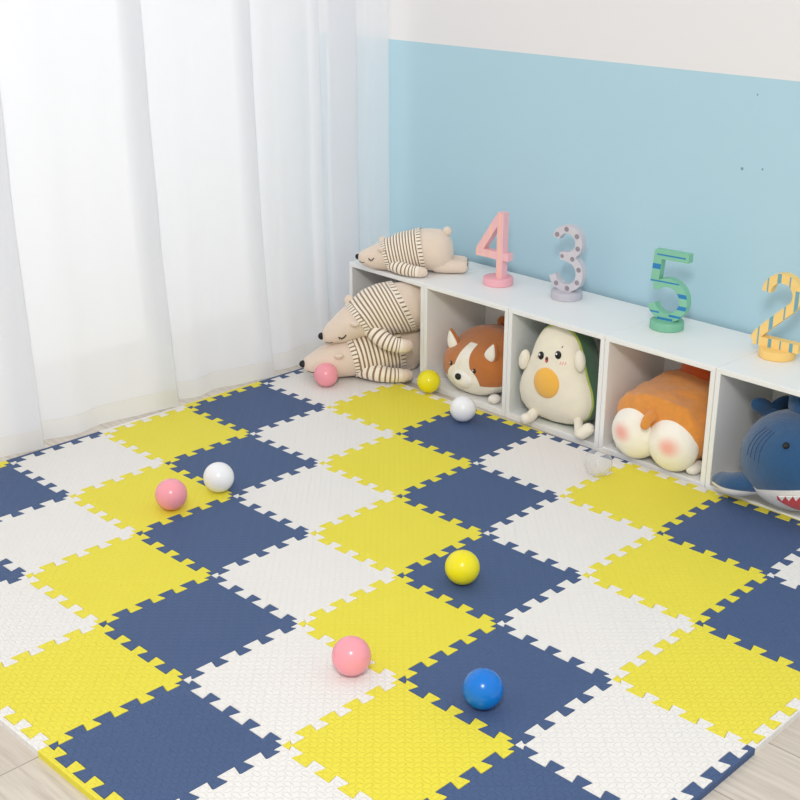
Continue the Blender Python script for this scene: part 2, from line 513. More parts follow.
def ball_mesh(R, mat):
    bm = bmesh.new()
    def fn(p, d):                      # faint moulding seam round the equator and a dimple on top
        lat = abs(d.z)
        k = 1.0 - 0.004*math.exp(-(lat/0.035)**2) - 0.02*math.exp(-((1-d.z)/0.006)**2)
        return p*k
    add_ellipsoid(bm, (0, 0, 0), (R, R, R), nu=56, nv=40, fn=fn)
    me = bpy.data.meshes.new('play_ball'); bm.to_mesh(me); bm.free()
    me.polygons.foreach_set('use_smooth', [True]*len(me.polygons)); me.materials.append(mat); return me
BALLS = [(-1.037, 1.627, 0.0385, M_pink, 'pink play ball leaning by the lower striped bear near the curtain'),
         (-0.766, 1.818, 0.0370, M_yel, 'yellow play ball in front of the cubes, beside the puppy plush'),
         (-0.527, 1.713, 0.0390, M_wht, 'white play ball lying in front of the puppy plush'),
         (-0.006, 1.676, 0.0385, mC, 'clear see-through play ball on white tile by the avocado plush'),
         (-0.647, 0.743, 0.0405, M_pink, 'pink play ball on a yellow tile beside a white ball'),
         (-0.646, 0.893, 0.0400, M_wht, 'white play ball on a navy tile beside a pink ball'),
         (0.130, 0.979, 0.0395, M_yel, 'yellow play ball on a navy tile in the middle of the mat'),
         (0.219, 0.551, 0.0395, M_pink, 'pink play ball on a white tile at the front of the mat'),
         (0.479, 0.649, 0.0390, M_blue, 'glossy blue play ball on a navy tile')]
for n_, (x, y, R, m, lab) in enumerate(BALLS):
    o = bpy.data.objects.new('play_ball', ball_mesh(R, m)); C.objects.link(o); o.location = (x, y, MT+R)
    o.rotation_euler = (0.7+n_*0.9, 0.4*n_, 1.3*n_)
    tag(o, lab, 'ball', 'plastic play balls on the mat')

# ------------------------------------------------------------------ wooden numbers
def arc(cx, cz, r, a0, a1, n=22, rz=None):
    rz = rz or r
    return [(cx+r*math.cos(math.radians(a0+(a1-a0)*k/n)), cz+rz*math.sin(math.radians(a0+(a1-a0)*k/n))) for k in range(n+1)]
def ribbon(bm, pts, wd, dep):
    """stroke of constant width in the XZ plane, extruded along Y"""
    P = [Vector(p) for p in pts]; n = len(P); L, Rr = [], []
    for i in range(n):
        a = (P[i]-P[i-1]).normalized() if i else None
        b_ = (P[i+1]-P[i]).normalized() if i < n-1 else None
        a = a or b_; b_ = b_ or a
        n1 = Vector((-a.y, a.x)); n2 = Vector((-b_.y, b_.x)); m_ = (n1+n2).normalized()
        k = wd/2/max(0.45, m_.dot(n1))
        L.append(P[i]+m_*k); Rr.append(P[i]-m_*k)
    y0, y1 = -dep/2, dep/2
    def vs(lst, y): return [bm.verts.new((q.x, y, q.y)) for q in lst]
    lf, rf, lb, rb = vs(L, y0), vs(Rr, y0), vs(L, y1), vs(Rr, y1)
    for i in range(n-1):
        bm.faces.new((lf[i], rf[i], rf[i+1], lf[i+1])); bm.faces.new((lb[i], lb[i+1], rb[i+1], rb[i]))
        bm.faces.new((lf[i], lf[i+1], lb[i+1], lb[i])); bm.faces.new((rf[i], rb[i], rb[i+1], rf[i+1]))
    bm.faces.new((lf[0], lb[0], rb[0], rf[0])); bm.faces.new((lf[-1], rf[-1], rb[-1], lb[-1]))

def front_mask(nt):
    g = nt.nodes.new('ShaderNodeTexCoord'); s = nt.nodes.new('ShaderNodeSeparateXYZ')
    link(nt, g.outputs['Normal'], s.inputs[0])
    return step(nt, math_node(nt, 'MULTIPLY', s.outputs[1], -1.0), 0.6, 0.05)
def mat_number(name, col, marks, mcol, kind):
    m, nt, b = new_mat(name); oc, xyz = obj_coords(nt); mask = None
    for mk in marks:
        if kind == 'dots':
            dx = math_node(nt, 'SUBTRACT', xyz[0], mk[0]); dz = math_node(nt, 'SUBTRACT', xyz[2], mk[1])
            d = math_node(nt, 'SQRT', math_node(nt, 'ADD', math_node(nt, 'MULTIPLY', dx, dx), math_node(nt, 'MULTIPLY', dz, dz)))
            s = step(nt, math_node(nt, 'MULTIPLY', d, -1.0), -mk[2], 0.0006)
        else:                          # bars: (axis position, half width, lo x, hi x, slope)
            q, hw, lo, hi, sl = mk
            c0, c1 = (xyz[0], xyz[2]) if kind == 'vertical' else (xyz[2], xyz[0])
            e = math_node(nt, 'ADD', c0, math_node(nt, 'MULTIPLY', c1, sl))
            d = math_node(nt, 'ABSOLUTE', math_node(nt, 'SUBTRACT', e, q))
            s = step(nt, math_node(nt, 'MULTIPLY', d, -1.0), -hw, 0.0005)
            s = math_node(nt, 'MULTIPLY', s, math_node(nt, 'MULTIPLY', math_node(nt, 'GREATER_THAN', c1, lo), math_node(nt, 'LESS_THAN', c1, hi)))
        mask = s if mask is None else math_node(nt, 'MAXIMUM', mask, s)
    mask = math_node(nt, 'MULTIPLY', mask, front_mask(nt))
    link(nt, mixcol(nt, mask, lin(col), lin(mcol)), b.inputs['Base Color']); b.inputs['Roughness'].default_value = 0.55
    return m
def number(label, loc, rz, strokes, wd, dep, mat, basecol, extra=None):
    t = thing('wooden_number', label, 'decorative number', loc, (0, 0, rz), 'painted wooden numbers on the cubes')
    bm = bmesh.new()
    hb, rb = 0.024, 0.0475
    prof = [(0.0, 0.0), (rb-0.002, 0.0), (rb, 0.002), (rb, hb-0.003), (rb-0.001, hb-0.001), (rb-0.003, hb), (0.0, hb)]
    n = 48; rings = []
    for r_, z in prof:
        rings.append([bm.verts.new((0, 0, z))] if r_ == 0 else [bm.verts.new((r_*math.cos(2*PI*i/n), r_*math.sin(2*PI*i/n), z)) for i in range(n)])
    stitch(bm, rings, n)
    sharp(link_obj('base', bm, plain('number_base', basecol, 0.55), t))
    bm = bmesh.new()
    for n_, s in enumerate(strokes): ribbon(bm, s, wd - 0.0003*n_, dep - 0.0008*n_)
    o = link_obj('numeral', bm, mat, t, loc=(0, 0, hb-0.001)); sharp(o)
    return t
H3 = SHT
# 4
st4 = [[(0.012, 0.0), (0.012, 0.206)], [(0.009, 0.197), (-0.074, 0.076)], [(-0.085, 0.070), (0.046, 0.070)]]
vm = [(0.010, 0.0022, -1, 1, 0)] + [(x, 0.0022, -1, 1, 0) for x in (-0.078, -0.052, -0.027)]
M4 = mat_number('pink_number', (243, 188, 194), vm, (247, 205, 140), 'vertical')
number('pink wooden number 4 with thin yellow stripes on round stand', (-0.672, 2.030, H3), 0.0, st4, 0.0245, 0.026, M4, (241, 176, 186))
# 3
st3 = [arc(0, 0.150, 0.040, 165, -75) + [(-0.022, 0.106)], [(-0.004, 0.106)] + arc(0, 0.057, 0.047, 80, -165, 26)]
dots = []
for a in (150, 95, 35, -20): dots.append((0.040*math.cos(math.radians(a)), 0.150+0.040*math.sin(math.radians(a)), 0.0078))
dots += [(-0.014, 0.107, 0.0062), (0.021, 0.1025, 0.0075)]
for a in (20, -30, -80, -130): dots.append((0.047*math.cos(math.radians(a)), 0.057+0.047*math.sin(math.radians(a)), 0.0078))
M3 = mat_number('lilac_number', (206, 201, 208), dots, (146, 138, 148), 'dots')
number('lilac wooden number 3 with grey spots on round stand', (-0.426, 2.058, H3), 0.12, st3, 0.0235, 0.026, M3, (194, 190, 199))
# 5
st5 = [[(0.056, 0.186), (-0.036, 0.186), (-0.042, 0.106)], [(-0.044, 0.098)] + arc(0.0, 0.060, 0.050, 128, -160, 30)]
hm = [(0.186, 0.0022, -0.04, 0.047, 0.0), (0.152, 0.0075, -0.08, -0.02, 0), (0.111, 0.0022, -0.07, 0.034, 0), (0.079, 0.006, 0.0, 0.1, 0), (0.045, 0.006, 0.02, 0.1, 0), (0.022, 0.0025, -0.1, -0.02, 0), (0.018, 0.0035, 0.01, 0.05, 0), (0.006, 0.0035, -0.026, 0.022, 0)]
M5 = mat_number('green_number', (132, 194, 164), hm, (34, 128, 186), 'horizontal')
number('green wooden number 5 with blue stripes on round stand', (-0.043, 2.018, H3), 0.10, st5, 0.0245, 0.026, M5, (124, 188, 156))
# 2
st2 = [arc(0.0, 0.147, 0.043, 178, -35) + [(-0.02, 0.068), (-0.052, 0.034), (-0.064, 0.013)], [(-0.0665, 0.013), (0.062, 0.013)]]
vm2 = [(-0.040, 0.0022, 0.1, 1, 0.0), (-0.010, 0.0055, 0.15, 1, 0), (0.020, 0.0022, 0.15, 1, 0), (0.043, 0.0055, 0.08, 0.165, 0), (0.014, 0.0022, 0.05, 0.14, 0), (-0.020, 0.0055, 0.025, 0.12, 0), (-0.052, 0.0022, 0.0, 0.09, 0),
       (-0.018, 0.005, -0.01, 0.0255, 0), (0.012, 0.0022, -0.01, 0.0255, 0), (0.042, 0.005, -0.01, 0.0255, 0)]
M2 = mat_number('yellow_number', (246, 208, 128), vm2, (112, 165, 180), 'vertical')
number('yellow wooden number 2 with grey blue stripes on round stand', (0.300, 2.014, H3), 0.03, st2, 0.0245, 0.026, M2, (244, 203, 120))

# ------------------------------------------------------------------ sleeping bears
M_bear = plush('beige_plush', (232, 213, 195), mottle=0.04, bump=0.25)
M_cream = plush('cream_knit', (247, 238, 222), mottle=0.04, bump=0.3)
M_brown = plush('brown_knit', (146, 114, 88), mottle=0.05, bump=0.3)
M_black = plain('black_felt', (22, 20, 22), 0.6)
M_dark = plain('dark_stitch', (60, 48, 44), 0.8)
B_TOP = [(0, .115), (.012, .165), (.09, .22), (.2, .275), (.32, .332), (.46, .392), (.6, .424), (.73, .442), (.83, .440), (.91, .412), (.96, .362), (.99, .285), (1.0, .20)]
B_BOT = [(0, .115), (.012, .085), (.09, .03), (.2, .002), (.32, 0.0), (.46, 0.0), (.73, 0.0), (.86, .0), (.92, .015), (.965, .06), (.99, .12), (1.0, .20)]
B_WID = [(0, 0.0), (.012, .045), (.09, .10), (.2, .15), (.32, .18), (.46, .212), (.6, .226), (.73, .232), (.83, .226), (.91, .195), (.96, .145), (.99, .075), (1.0, 0.0)]
def bear(label, loc, heading, tilt, L, collar=0.31, hem=0.70, leg=0.15, roll=15.0, lean=0.04, droop=0.0, tuck=0.0, arm_z=0.062, al=1.0, wrinkle=0.0):
    t = thing('plush_bear', label, 'plush toy', loc, (0, -tilt, heading), 'sleeping plush bears in striped sweaters')
    def S_(tt, ang, off=0.0):        # surface point; ang 0 = top, +90 = near (camera) side
        zt, zb, w_ = interp(B_TOP, tt), interp(B_BOT, tt), interp(B_WID, tt)
        if tuck: zt = min(zt, 0.40); zb = min(zb, zt)
        zc, h = (zt+zb)/2, (zt-zb)/2
        if tuck: w_ *= 1 - tuck*max(0, min(1, (tt-0.62)/0.2))
        zc -= droop*max(0.0, 1-tt/0.36)**1.5
        c_, s_ = math.cos(math.radians(ang)), math.sin(math.radians(ang))
        sq = 1.0 if c_ > 0 else 0.96
        return Vector((tt*L, -(w_*L+off)*s_, zc*L + (h*L+off)*c_*sq))
    def loft(bm, t0, t1, nr, n, off, matfn=None, wr=0.0, closed=False):
        rings = []
        for j in range(nr+1):
            tt = t0+(t1-t0)*j/nr
            if closed: tt = 0.5-0.5*math.cos(PI*j/nr)
            if closed and j in (0, nr): rings.append([bm.verts.new(S_(tt, 0))]); continue
            ring = []
            for i in range(n):
                a = 360.0*i/n
                o_ = off + (wr*noise.noise(Vector((tt*14, math.cos(math.radians(a))*2.2, math.sin(math.radians(a))*2.2))) if wr else 0)
                ring.append(bm.verts.new(S_(tt - (0 if closed else lean*math.cos(math.radians(a))), a, o_)))
            rings.append(ring)
        stitch(bm, rings, n, matfn)
    bm = bmesh.new(); loft(bm, 0, 1, 40, 48, 0, closed=True)
    link_obj('body', bm, M_bear, t)
    # sweater: knitted stripes as rings of faces
    per = 7; ns = 11
    bm = bmesh.new(); loft(bm, collar, hem, ns*per, 64, 0.0035+wrinkle, lambda j, i: 1 if j % per in (0, 1, 2) else 0, wr=0.0022+wrinkle)
    sw = link_obj('sweater', bm, [M_cream, M_brown], t)
    bm = bmesh.new(); loft(bm, collar-0.035, collar+0.006, 4, 108, 0.0045+wrinkle, lambda j, i: 1 if i % 3 == 0 else 0)
    link_obj('collar', bm, [M_cream, M_brown], sw)
    bm = bmesh.new(); loft(bm, hem-0.006, hem+0.036, 4, 108, 0.0050+wrinkle, lambda j, i: 1 if i % 3 == 0 else 0)
    link_obj('waistband', bm, [M_cream, M_brown], sw)
    # nose, closed eyes, mouth
    bm = bmesh.new(); add_ellipsoid(bm, (0.004*L, 0, (0.135-droop)*L), (0.030*L, 0.034*L, 0.029*L), nu=20, nv=14)
    link_obj('nose', bm, M_black, t)
    for s in (1, -1):
        bm = bmesh.new()
        add_tube(bm, [S_(0.125+0.055*k/6, (roll if s > 0 else 0.2*roll)+s*(70+ 9*math.sin(PI*k/6)), 0.001) for k in range(7)], 0.0052*L, n=8, samples=14)
        for k in (1, 3, 5):
            a = S_(0.125+0.055*k/6, (roll if s > 0 else 0.2*roll)+s*(70+9*math.sin(PI*k/6)), 0.001); b_ = S_(0.125+0.055*k/6-0.006, (roll if s > 0 else 0.2*roll)+s*(75+9*math.sin(PI*k/6)), 0.002)
            add_tube(bm, [a, b_], 0.003*L, n=6, samples=3)
        link_obj('closed_eye', bm, M_dark, t)
        bm = bmesh.new(); add_tube(bm, [S_(0.028+0.05*k/5, roll+s*(112-3*k+2*math.sin(PI*k/5)), 0.0006) for k in range(6)], 0.0032*L, n=6, samples=10)
        link_obj('mouth_stitch', bm, M_dark, t)
        # ear: cupped disc
        ea = roll+s*44; base = S_(0.255, ea, 0.002); nrm = (S_(0.255, ea, 0.02)-S_(0.255, ea, 0)).normalized()
        q = nrm.to_track_quat('Z', 'X').to_matrix()
        bm = bmesh.new(); add_ellipsoid(bm, base+nrm*0.010*L, (0.018*L, 0.038*L, 0.044*L), rot=q, nu=20, nv=14, fn=lambda p, d: Vector((p.x - 0.010*L*(1-d.y*d.y)*(1 if d.x < 0 else 0.1), p.y, p.z)))
        link_obj('ear', bm, M_bear, t)
    # arms: striped sleeve with a paw, lying back along the body
    for s in (1, -1):
        az_ = arm_z if s > 0 else 0.062; a0 = collar+0.06
        pts = [(a0*L, -s*0.13*L, 0.09*L), ((a0+.09*al)*L, -s*0.215*L, (0.04+az_*0.6)*L), ((a0+.18*al)*L, -s*0.262*L, (0.012+az_*0.88)*L), ((a0+.25*al)*L, -s*0.278*L, az_*L)]
        bm = bmesh.new(); add_tube(bm, pts, [0.072*L, 0.068*L, 0.060*L, 0.057*L], n=24, samples=48, matfn=lambda j, i: 1 if (j % 6) in (0, 1) else 0)
        link_obj('sleeve', bm, [M_cream, M_brown], sw)
        bm = bmesh.new(); add_tube(bm, [((a0+.24*al)*L, -s*0.277*L, (az_-.002)*L), ((a0+.285*al)*L, -s*0.281*L, (az_-.004)*L), ((a0+.315*al)*L, -s*0.277*L, (az_-.006)*L)], [0.050*L, 0.055*L, 0.048*L], n=20, samples=12)
        link_obj('paw', bm, M_bear, t)
    # hind legs
    for s in (1, -1):
        ti = 0.07 if tuck else 0.0
        bm = bmesh.new(); add_tube(bm, [((0.84-ti)*L, (ti-s*0.085)*L, 0.09*L), ((0.94-ti)*L, (ti-s*0.095)*L, 0.08*L), ((0.98-ti+leg)*L, (ti-s*0.09)*L, 0.072*L)], [0.085*L, 0.076*L, 0.066*L], n=22, samples=16)
        lg = link_obj('leg', bm, M_bear, t)
        if leg > 0.05:
            bm = bmesh.new()
            for dy, dz in ((0, -0.012), (-0.026, 0.022), (0.0, 0.034), (0.026, 0.022)):
                add_ellipsoid(bm, ((1.042+leg)*L - abs(dz)*0.25*L, -s*(0.09*L)+dy*L, 0.072*L+dz*L), (0.006*L, 0.012*L, 0.010*L), nu=10, nv=8)
            link_obj('toe_pads', bm, M_black, lg)
    bm = bmesh.new(); add_ellipsoid(bm, S_(0.93, 6, (0.0 if tuck else 0.030)*L), ((0.03 if tuck else 0.048)*L,)*3, nu=20, nv=14)
    link_obj('tail', bm, M_bear, t)
    return t
bear('small beige bear in striped sweater sleeping on top of the first cube', (-1.108, 1.838, SHT+0.0005), math.radians(41), 0, 0.312, 0.32, 0.655, 0.11, roll=10, lean=0.045)
bear('large beige bear in striped sweater, upper of the two stacked by the first cube', (-1.091, 1.660, 0.144), math.radians(56), 0.08, 0.40, 0.335, 0.665, -0.02, roll=34, lean=0.085, droop=0.09, tuck=0.40, arm_z=-0.03, al=0.78, wrinkle=0.001)
bear('large beige bear in striped sweater, underneath another bear on the mat', (-1.130, 1.610, MT+0.0005), math.radians(62), 0.0, 0.41, 0.40, 0.755, -0.02, roll=18, lean=0.04, tuck=0.3, wrinkle=0.001)

# ------------------------------------------------------------------ puppy plush (brown and white loaf)
ZB = CT+0.0045
M_puppy = plush('puppy_plush', (188, 113, 54), [('white', (246, 240, 228), 0.0012)], mottle=0.1)
M_pw = plush('puppy_white', (246, 241, 232), mottle=0.03)
M_pb = plush('puppy_brown', (184, 106, 46), mottle=0.08)
def puppy():
    t = thing('puppy_plush', 'round brown and white puppy plush with white blaze, lying in a cube', 'plush toy', (-0.660, 1.852, ZB), (0, 0, math.radians(-3)))
    Lb = 0.235
    HW = [(0, 0), (.02, .055), (.08, .095), (.18, .122), (.35, .138), (.6, .142), (.8, .130), (.93, .09), (.985, .045), (1, 0)]
    ZT = [(0, .075), (.02, .118), (.08, .142), (.18, .158), (.35, .176), (.6, .196), (.8, .192), (.93, .155), (.985, .12), (1, .08)]
    ZL = [(0, .075), (.02, .035), (.08, .014), (.18, .003), (.35, 0), (.8, 0), (.93, .015), (.985, .045), (1, .08)]
    bm = bmesh.new(); n, nr = 72, 64; rings = []
    for j in range(nr+1):
        tt = 0.5-0.5*math.cos(PI*j/nr); hw, zt, zl = interp(HW, tt), interp(ZT, tt), interp(ZL, tt)
        if j in (0, nr): rings.append([bm.verts.new((0, tt*Lb, (zt+zl)/2))]); continue
        zc, h = (zt+zl)/2, (zt-zl)/2; ring = []
        for i in range(n):
            a = 2*PI*i/n; ring.append(bm.verts.new((hw*math.copysign(abs(math.sin(a))**0.92, math.sin(a)), tt*Lb, zc+h*math.copysign(abs(math.cos(a))**0.92, math.cos(a)))))
        rings.append(ring)
    stitch(bm, rings, n)
    def white(v):
        z, x = v.z, abs(v.x)
        front = 1 if v.y < 0.12 else 0
        belly = 0.050 + 0.012*min(1, max(0, v.y/0.2)) - z
        k = max(0.0, min(1.0, (z-0.05)/0.13))
        w_ = 0.040*(1-k)**1.6 + 0.014
        blaze = min(w_ - x, (0.055-v.y)*0.5)
        muzz = 0.060 - math.sqrt((v.x*0.85)**2 + (z-0.045)**2) if v.y < 0.06 else -0.02
        return max(belly, blaze, muzz)
    link_obj('body', bm, M_puppy, t, attrs={'white': white})
    bm = bmesh.new(); add_ellipsoid(bm, (0, 0.012, 0.058), (0.044, 0.026, 0.030), nu=30, nv=20)
    link_obj('muzzle', bm, M_pw, t)
    bm = bmesh.new(); add_ellipsoid(bm, (0.0, -0.014, 0.070), (0.0115, 0.008, 0.0105), nu=18, nv=12); link_obj('nose', bm, M_black, t)
    for s in (-1, 1):
        ey = 0.0
        for q in range(200):            # walk in until the eye meets the head surface
            tt = q/200; hw, zt, zl = interp(HW, tt), interp(ZT, tt), interp(ZL, tt)
            if hw > 0.001 and (0.050/hw)**2.1 + (abs(0.096-(zt+zl)/2)/((zt-zl)/2))**2.1 < 1: ey = tt*Lb; break
        bm = bmesh.new(); add_ellipsoid(bm, (s*0.050, ey+0.001, 0.096), (0.0075, 0.0055, 0.0085), nu=16, nv=12); e = link_obj('eye', bm, plain('puppy_eye', (60, 34, 22), 0.15), t)
        bm = bmesh.new(); add_ellipsoid(bm, (s*0.050-0.002, ey-0.004, 0.0985), (0.002, 0.0013, 0.002), nu=8, nv=6); link_obj('eye_highlight', bm, M_wht, e)
        # pricked ear: a rounded cone flattened front to back, with a white inside
        def ear_fn(p, d):
            k = (d.z+1)/2
            return Vector((p.x*(1.15-0.85*k)+0.006*s*k, p.y*(1.0-0.5*k), p.z))
        bm = bmesh.new(); add_ellipsoid(bm, (s*0.082, 0.048, 0.158), (0.031, 0.015, 0.036), nu=24, nv=18, fn=ear_fn, rot=Matrix.Rotation(math.radians(14*s), 3, 'Y')); er = link_obj('ear', bm, M_pb, t)
        bm = bmesh.new(); add_ellipsoid(bm, (s*0.082, 0.040, 0.157), (0.025, 0.0115, 0.031), nu=24, nv=18, fn=ear_fn, rot=Matrix.Rotation(math.radians(14*s), 3, 'Y')); link_obj('inner_ear', bm, M_pw, er)
        bm = bmesh.new(); add_ellipsoid(bm, (s*0.112, 0.034 if s > 0 else 0.085, 0.015), (0.018, 0.022, 0.0145), nu=20, nv=14); link_obj('paw', bm, M_pw, t)
    bm = bmesh.new(); add_ellipsoid(bm, (-0.035, 0.218, 0.192), (0.017, 0.017, 0.018), nu=18, nv=14); link_obj('tail', bm, M_pb, t)
puppy()

# ------------------------------------------------------------------ avocado plush
M_avo = plush('avocado_plush', (66, 108, 78), [('rim', (196, 208, 96), 0.002), ('cream', (242, 234, 214), 0.0012)], mottle=0.06)
M_avc = plush('avocado_cream', (243, 235, 217), mottle=0.03)
M_yolk = plush('yolk_plush', (245, 186, 78), mottle=0.03)
def avocado():
    t = thing('avocado_plush', 'avocado plush with a face and yellow yolk belly, sitting in a cube', 'plush toy', (-0.318, 1.917, ZB), (math.radians(-2), 0, math.radians(4)))
    PW = [(0, 0), (.004, .050), (.02, .098), (.05, .126), (.085, .134), (.12, .128), (.16, .111), (.2, .096), (.24, .084), (.278, .064), (.300, .038), (.309, 0)]
    T = 0.165; zc = 0.115
    outl = []
    N = 60
    for k in range(N+1):
        z = 0.309*(0.5-0.5*math.cos(PI*k/N)); outl.append((interp(PW, z), z))
    outl = outl + [(-x, z) for x, z in reversed(outl[1:-1])]
    n = len(outl); bm = bmesh.new(); m_ = 32; rings = []
    for j in range(m_+1):
        y = -math.cos(PI*j/m_); k = (1-abs(y)**2.7)**(1/2.7) if abs(y) < 1 else 0
        yy = y*T/2
        if k < 1e-6: rings.append([bm.verts.new((0, yy, zc))]); continue
        rings.append([bm.verts.new((x*k, yy, zc+(z-zc)*k)) for x, z in outl])
    stitch(bm, rings, n)
    link_obj('body', bm, M_avo, t, attrs={'cream': lambda v: -0.040-v.y, 'rim': lambda v: -0.033-v.y})
    def front(x, z, off=0.0):
        w_ = interp(PW, max(0.001, min(0.308, z)))
        # scale factor of the ring through (x, z)
        k = 0.0
        for q in range(1, 41):
            kk = q/40.0
            zz = zc+(z-zc)/kk
            if 0 < zz < 0.309 and abs(x)/kk <= interp(PW, zz): k = kk; break
        k = k or 0.98
        y = -(max(0.0, 1-k**2.7))**(1/2.7)*T/2
        return Vector((x, y-off, z))
    bm = bmesh.new(); add_ellipsoid(bm, front(-0.006, 0.134, -0.004), (0.0445, 0.020, 0.0465), nu=36, nv=22); link_obj('yolk_belly', bm, M_yolk, t)
    for x, z in ((-0.034, 0.210), (0.023, 0.224)):
        p_ = front(x, z)
        bm = bmesh.new(); add_ellipsoid(bm, p_, (0.0105, 0.006, 0.0125), nu=18, nv=12); e = link_obj('eye', bm, M_black, t)
        bm = bmesh.new(); add_ellipsoid(bm, p_+Vector((-0.003, -0.0055, 0.004)), (0.0034, 0.0018, 0.0034), nu=10, nv=8); link_obj('eye_highlight', bm, M_wht, e)
    M_blush = plain('blush_thread', (240, 130, 140), 0.8)
    for sx in (-0.049, 0.033):
        bm = bmesh.new()
        for k in range(3):
            x = sx+k*0.007; a = front(x, 0.199); b_ = front(x+0.002, 0.207)
            add_tube(bm, [a, b_], 0.0012, n=6, samples=3)
        link_obj('blush_stitches', bm, M_blush, t)
    bm = bmesh.new(); p_ = front(-0.012, 0.203); add_ellipsoid(bm, p_, (0.005, 0.004, 0.0095), nu=14, nv=10)
    mo = link_obj('mouth', bm, plain('mouth_dark', (110, 40, 40), 0.7), t)
    bm = bmesh.new(); add_ellipsoid(bm, p_+Vector((0, -0.002, -0.0035)), (0.0036, 0.003, 0.0042), nu=12, nv=8); link_obj('tongue', bm, plain('tongue_red', (225, 80, 90), 0.7), mo)
    bm = bmesh.new(); add_tube(bm, [front(0.030, 0.247), front(0.032, 0.252)], 0.0016, n=6, samples=3); link_obj('forehead_stitch', bm, M_dark, t)
    for s, zz in ((-1, 0.176), (1, 0.220)):
        bm = bmesh.new(); add_ellipsoid(bm, (s*(0.092 if s > 0 else 0.109), -0.066 if s > 0 else -0.05, zz), (0.0165, 0.016, 0.032), nu=22, nv=16, rot=Matrix.Rotation(math.radians(s*-8), 3, 'Y')); link_obj('arm', bm, M_avc, t)
    # stubby legs with feet, stretched out to the front
    bm = bmesh.new(); add_tube(bm, [(-0.055, -0.060, 0.026), (-0.052, -0.090, 0.017), (-0.054, -0.105, 0.017)], [0.016, 0.016, 0.017], n=18, samples=14); link_obj('leg', bm, M_avc, t)
    bm = bmesh.new(); add_tube(bm, [(0.092, -0.050, 0.036), (0.116, -0.080, 0.022), (0.132, -0.095, 0.017), (0.150, -0.088, 0.034)], [0.013, 0.014, 0.017, 0.018], n=18, samples=22); link_obj('leg', bm, M_avc, t)
    bm = bmesh.new(); add_box(bm, (0.104, -0.032, 0.075), (0.1055, -0.008, 0.110), 0.0004, 1)
    link_obj('sewn_tag', bm, plain('tag_white', (248, 248, 248), 0.7), t, smooth=False)
avocado()

# ------------------------------------------------------------------ orange rump plush
M_or = plush('orange_plush', (228, 148, 60), [('white', (246, 240, 228), 0.004)], mottle=0.22, bump=0.6)
M_ord = plush('dark_orange_plush', (196, 84, 26), mottle=0.15)
M_rump = plush('rump_white', (250, 245, 234), [('blush', (247, 178, 165), 0.020)], mottle=0.02)
def rump():
    t = thing('puppy_rump_plush', 'orange plush turned backwards, white bottom cheeks facing out of its cube', 'plush toy', (0.062, 1.815, ZB), (0, 0, math.radians(-1)))
    Lb = 0.245
    HW = [(0, 0), (.02, .095), (.08, .128), (.2, .140), (.45, .143), (.75, .136), (.92, .10), (.985, .05), (1, 0)]
    ZT = [(0, .115), (.02, .174), (.08, .198), (.2, .202), (.45, .212), (.75, .226), (.92, .21), (.985, .17), (1, .12)]
    ZL = [(0, .115), (.02, .06), (.08, .026), (.2, .006), (.45, 0), (.75, 0), (.92, .02), (.985, .06), (1, .12)]
    bm = bmesh.new(); n, nr = 72, 56; rings = []
    for j in range(nr+1):
        tt = 0.5-0.5*math.cos(PI*j/nr); hw, zt, zl = interp(HW, tt), interp(ZT, tt), interp(ZL, tt)
        if j in (0, nr): rings.append([bm.verts.new((0, tt*Lb, (zt+zl)/2))]); continue
        zc, h = (zt+zl)/2, (zt-zl)/2; ring = []
        for i in range(n):
            a = 2*PI*i/n; sx, sz = math.sin(a), math.cos(a)
            wr = 0.006*noise.noise(Vector((sx*2.5, tt*5, sz*2.5)))+0.003*noise.noise(Vector((sx*7, tt*12, sz*7)))
            ring.append(bm.verts.new((hw*math.copysign(abs(sx)**0.85, sx)*(1+wr*4), tt*Lb, zc+max(-h, h*math.copysign(abs(sz)**0.85, sz)+wr))))
        rings.append(ring)
    stitch(bm, rings, n)
    link_obj('body', bm, M_or, t, attrs={'white': lambda v: 0.035-v.z})
    bm = bmesh.new()
    for s in (-1, 1):
        add_ellipsoid(bm, (s*0.060, 0.022, 0.078), (0.074, 0.054, 0.077), nu=44, nv=30, rot=Matrix.Rotation(math.radians(s*-12), 3, 'Y'),
                      fn=lambda p, d: Vector((p.x, p.y, p.z*(1.0 if d.z > 0 else 0.985))))
    def blush(v):
        return max(0.036-math.sqrt((v.x-s*0.076)**2+((v.z-0.086)*1.15)**2) for s in (-1, 1)) - 0.012 if v.y < 0 else -0.05
    link_obj('rump', bm, M_rump, t, attrs={'blush': blush})
    bm = bmesh.new(); add_tube(bm, [(0.0, 0.006, 0.150), (0.0, -0.020, 0.142), (0.0, -0.030, 0.130)], [0.016, 0.014, 0.013], n=18, samples=12); link_obj('tail', bm, M_or, t, attrs={'white': lambda v: -1})
    def peak(p, d):
        k = (d.z+1)/2; return Vector((p.x*(1.2-0.75*k), p.y, p.z))
    bm = bmesh.new(); add_ellipsoid(bm, (0.012, 0.190, 0.240), (0.062, 0.024, 0.055), nu=26, nv=18, fn=peak); link_obj('ear', bm, M_ord, t)
    for s in (-1, 1):
        bm = bmesh.new(); add_ellipsoid(bm, (s*0.116, 0.052, 0.018), (0.020, 0.036, 0.0175), nu=20, nv=14); link_obj('foot', bm, M_pw, t)
rump()

